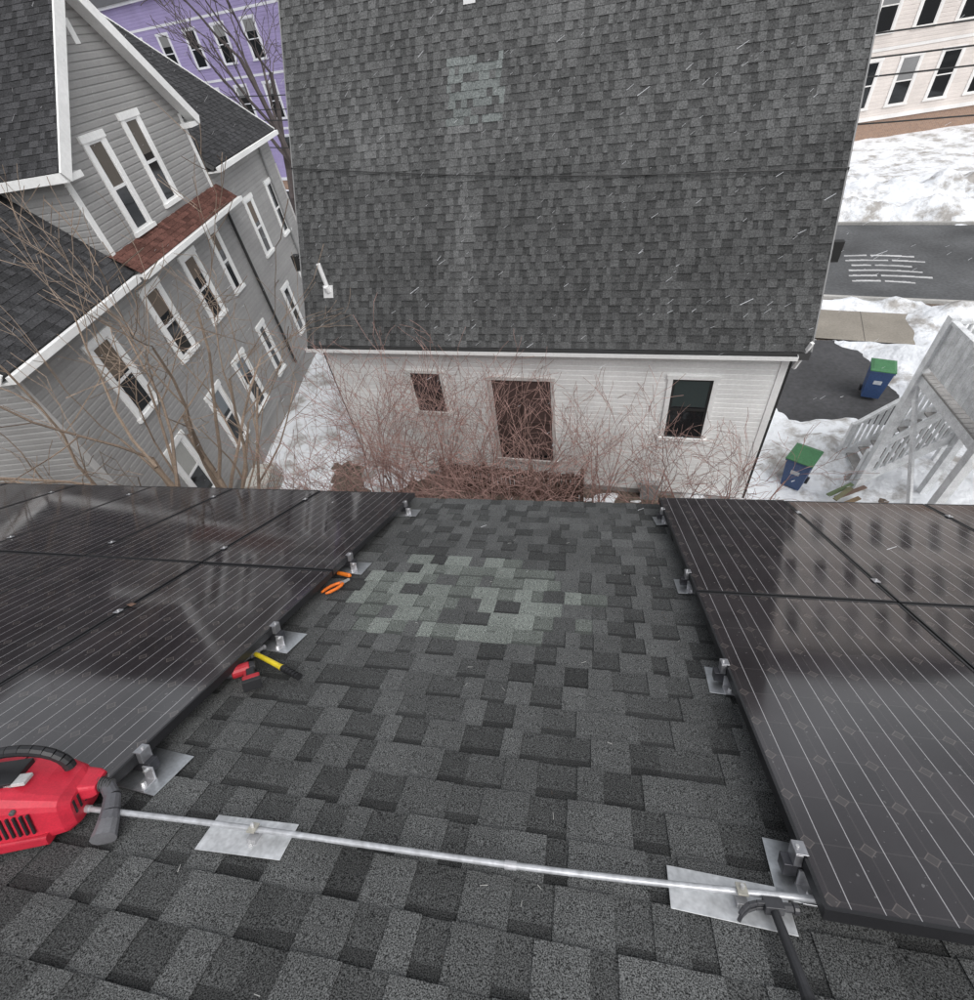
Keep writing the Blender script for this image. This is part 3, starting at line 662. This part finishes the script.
# ---------------------------------------------------------------- right hand timber porch stair
g=empty('porch_stair'); mb=MB(); WT=(.70,.71,.72)
X0,X1,Y0,Y1,ZD=6.62,9.6,7.6,9.85,3.55
for (x,y) in ((X0,Y0),(X0,Y1),(X1,Y0),(X1,Y1),(8.1,Y1)): mb.box2((x-.08,y-.08,0),(x+.08,y+.08,ZD+1.15),WT)
for i in range(16): mb.box2((X0-.05,Y0+i*.14,ZD-.04),(X1+.05,Y0+i*.14+.128,ZD),(.30,.29,.28))
mb.box2((X0-.03,Y0-.05,ZD-.26),(X0+.03,Y1+.05,ZD-.045),WT); mb.box2((X0,Y1-.03,ZD-.26),(X1,Y1+.03,ZD-.045),WT); mb.box2((X0,Y0-.03,ZD-.26),(X1,Y0+.03,ZD-.045),WT)
def rail(p,q,n,bw=.07):
    p=Vector(p);q=Vector(q); up=Vector((0,0,1))
    mb.beam(p+up*1.05,q+up*1.05,.11,.06,WT); mb.beam(p+up*.12,q+up*.12,.06,.05,WT)
    for i in range(1,n):
        a=p.lerp(q,i/n); k=random.Random(i+n).uniform(.85,1.1); mb.beam(a+up*.12,a+up*1.05,.03,bw,tuple(c*k for c in WT))
def panel(p,q,n):
    # close-boarded guard: butted vertical boards with 4 mm joints
    p=Vector(p);q=Vector(q); up=Vector((0,0,1)); d=(q-p).normalized(); w_=(q-p).length/n
    o=Vector((d.y,-d.x,0)); rm=Matrix((d,o.cross(d).cross(d)*-1 if False else Vector((-d.y,d.x,0)),up)).transposed()
    for i in range(n):
        a=p.lerp(q,(i+.5)/n)+up*.58; k=random.Random(i*3+n).uniform(.88,1.06); mb.box(a,(w_-.012,.022,.90),tuple(c*k for c in WT),0,rm)
    mb.beam(p+up*1.07,q+up*1.07,.11,.06,WT)
panel((X0,Y0,ZD),(X0,Y1,ZD),16); panel((X0,Y0,ZD),(X1,Y0,ZD),20); rail((X0,Y1,ZD),(8.1,Y1,ZD),13)
mb.beam((X0,Y0,.9),(X0,Y1,ZD-.3),.05,.12,WT); mb.beam((X0,Y1,1.6),(8.1,Y1,ZD-.3),.05,.12,WT)
ZL=2.55
mb.box2((8.7,Y1+.12,ZL-.04),(10.2,Y1+1.2,ZL),(.30,.29,.28))
for x in (8.8,10.1): mb.box2((x-.05,Y1+1.10,0),(x+.05,Y1+1.20,ZL+1.1),WT)
for k in range(11):
    z=ZL-.215*(k+1); x=8.7-.20*(k+1); mb.box2((x,Y1+.17,z-.04),(x+.24,Y1+1.13,z),(.30,.29,.28))
for y in (Y1+.13,Y1+1.15): mb.beam((8.75,y,ZL-.1),(6.45,y,.12),.05,.26,WT)
for y in (Y1+.13,Y1+1.15): rail((8.75,y,ZL-.05),(6.55,y,.25),18,.09)
mb.box2((6.5,Y1+.08,0),(6.6,Y1+.18,1.35),WT); mb.box2((6.5,Y1+1.10,0),(6.6,Y1+1.20,1.35),WT)
mb.build('frame',[M_wood],g)
mb=MB(); rng=random.Random(8)
for i in range(9):
    yy=8.9+rng.uniform(0,.6); mb.beam((5.75+rng.uniform(0,.3),yy,.15+.035*i),(6.45+rng.uniform(-.1,.3),yy+rng.uniform(.1,.45),.15+.035*i),.10,.03,tuple(c*rng.uniform(.6,1.2) for c in (.2,.17,.14)))
mb.build('lumber_pile',[M_wood])

# ---------------------------------------------------------------- trees
def grow(mb,p,d,Ln,r,depth,rng,up=.06,wob=.22,col=(.2,.15,.12),minr=.003,spread=.9,pk=.9):
    ns=5 if depth>1 else 4; q=p.copy(); dd=d.copy(); r0=r
    for i in range(ns):
        dd=(dd+Vector((rng.gauss(0,wob),rng.gauss(0,wob),rng.gauss(0,wob)+up))*.6).normalized()
        r1=max(minr,r*(1-.55*(i+1)/ns)); q2=q+dd*(Ln/ns)
        k=rng.uniform(.75,1.25); mb.tube(q,q2,r0,r1,6 if r>.03 else (4 if r>.01 else 3),tuple(c*k for c in col),0,False)
        q=q2; r0=r1
        if depth>0 and i>=1 and rng.random()<pk:
            ax=Vector((rng.gauss(0,1),rng.gauss(0,1),rng.gauss(0,.5))); ax=(ax-dd*ax.dot(dd)).normalized()
            nd=(dd+ax*spread*rng.uniform(.5,1.1)).normalized()
            grow(mb,q,nd,Ln*rng.uniform(.45,.70),max(minr,r1*.62),depth-1,rng,up,wob,col,minr,spread,pk)
def tree(name,x,y,stems,H,r,depth,seed,col,up=.06,spread=.9,tilt=.25,wob=.22,minr=.003,dirs=None,pk=.9):
    rng=random.Random(seed); mb=MB()
    for i in range(stems):
        a=rng.uniform(0,6.28); d=Vector((math.cos(a)*tilt*rng.uniform(.4,1),math.sin(a)*tilt*rng.uniform(.4,1),1)).normalized()
        if dirs: d=Vector(dirs[i]).normalized()
        grow(mb,Vector((x+rng.uniform(-.15,.15)*min(stems-1,2),y+rng.uniform(-.15,.15)*min(stems-1,2),0)),d,H*rng.uniform(.85,1),r,depth,rng,up,wob,col,minr,spread,pk)
    return mb.build(name,[M_bark])
tree('bare_tree',-7.3,5.4,5,5.6,.10,4,15,(.25,.19,.145),up=.08,minr=.0052,dirs=[(-.28,.05,1),(.02,.12,1),(-.15,.32,1),(-.42,.18,1),(-.2,.15,1)],pk=.78,wob=.16)
RB=(.31,.195,.17)
for i,(x,y,h,st) in enumerate(((-5.2,8.3,3.15,11),(-4.4,7.6,3.0,12),(-3.5,8.3,3.2,12),(-2.6,7.6,2.95,12),(-1.7,8.3,3.0,11),(-.9,7.7,2.7,10),(.1,8.3,2.5,8),(1.2,8.0,2.3,6),(2.4,8.1,2.2,6),(3.6,8.1,2.1,5),(-5.7,6.9,2.6,8),(-3.2,6.7,2.4,8))):
    tree('bare_shrub',x,y,st,h,.024,3,50+i,RB,up=.02,tilt=.50,minr=.0046,spread=.8,wob=.25,pk=.86)
tree('bare_tree',-21.0,36.5,2,9.5,.26,4,7,(.085,.07,.068),up=.10,tilt=.3,minr=.016)
mb=MB()
for i in range(40): mb.box2((-30+i*.22,41.5-.05*i,0),(-30+i*.22+.17,41.55-.05*i,1.5),(.05,.05,.055))
mb.build('picket_fence',[M_wood])

# ---------------------------------------------------------------- utility wires
mb=MB()
def wire(p,q,sag,r=.024):
    p=Vector(p);q=Vector(q); pts=[p.lerp(q,i/24)-Vector((0,0,sag*4*(i/24)*(1-i/24))) for i in range(25)]
    mb.path(pts,r,5,(.02,.02,.02))
for dz,dy in ((0,0),(.45,0),(1.0,.1),(-1.2,0),):
    wire((-24,32.5+dy,7.2+dz),(26,15.6+dy,7.6+dz),.9)
mb.build('utility_wires',[M_plastic])
g=empty('utility_pole'); mb=MB(); mb.tube((26,15.6,0),(26,15.6,10),.15,.11,12,(.16,.12,.09)); mb.tube((-24,32.5,0),(-24,32.5,10),.15,.11,12,(.16,.12,.09))
mb.beam((26,14.8,9),(26,16.4,9),.1,.1,(.16,.12,.09)); mb.beam((-24,31.7,9),(-24,33.3,9),.1,.1,(.16,.12,.09)); mb.build('poles',[M_wood],g)

# ---------------------------------------------------------------- falling snow
rng=random.Random(77); mb=MB()
for i in range(1300):
    p=Vector((rng.uniform(-9,9),rng.uniform(2,12),rng.uniform(4,11)))
    if (p-Vector((0,0,CAMZ))).length<3.2: continue
    d=Vector((rng.uniform(.5,.9),rng.uniform(-.2,.2),.45)).normalized()*rng.uniform(.02,.08)
    mb.tube(p,p+d,.0024,.0016,3,(.7,.71,.73),0,True)
mb.build('snowfall',[M_paint])
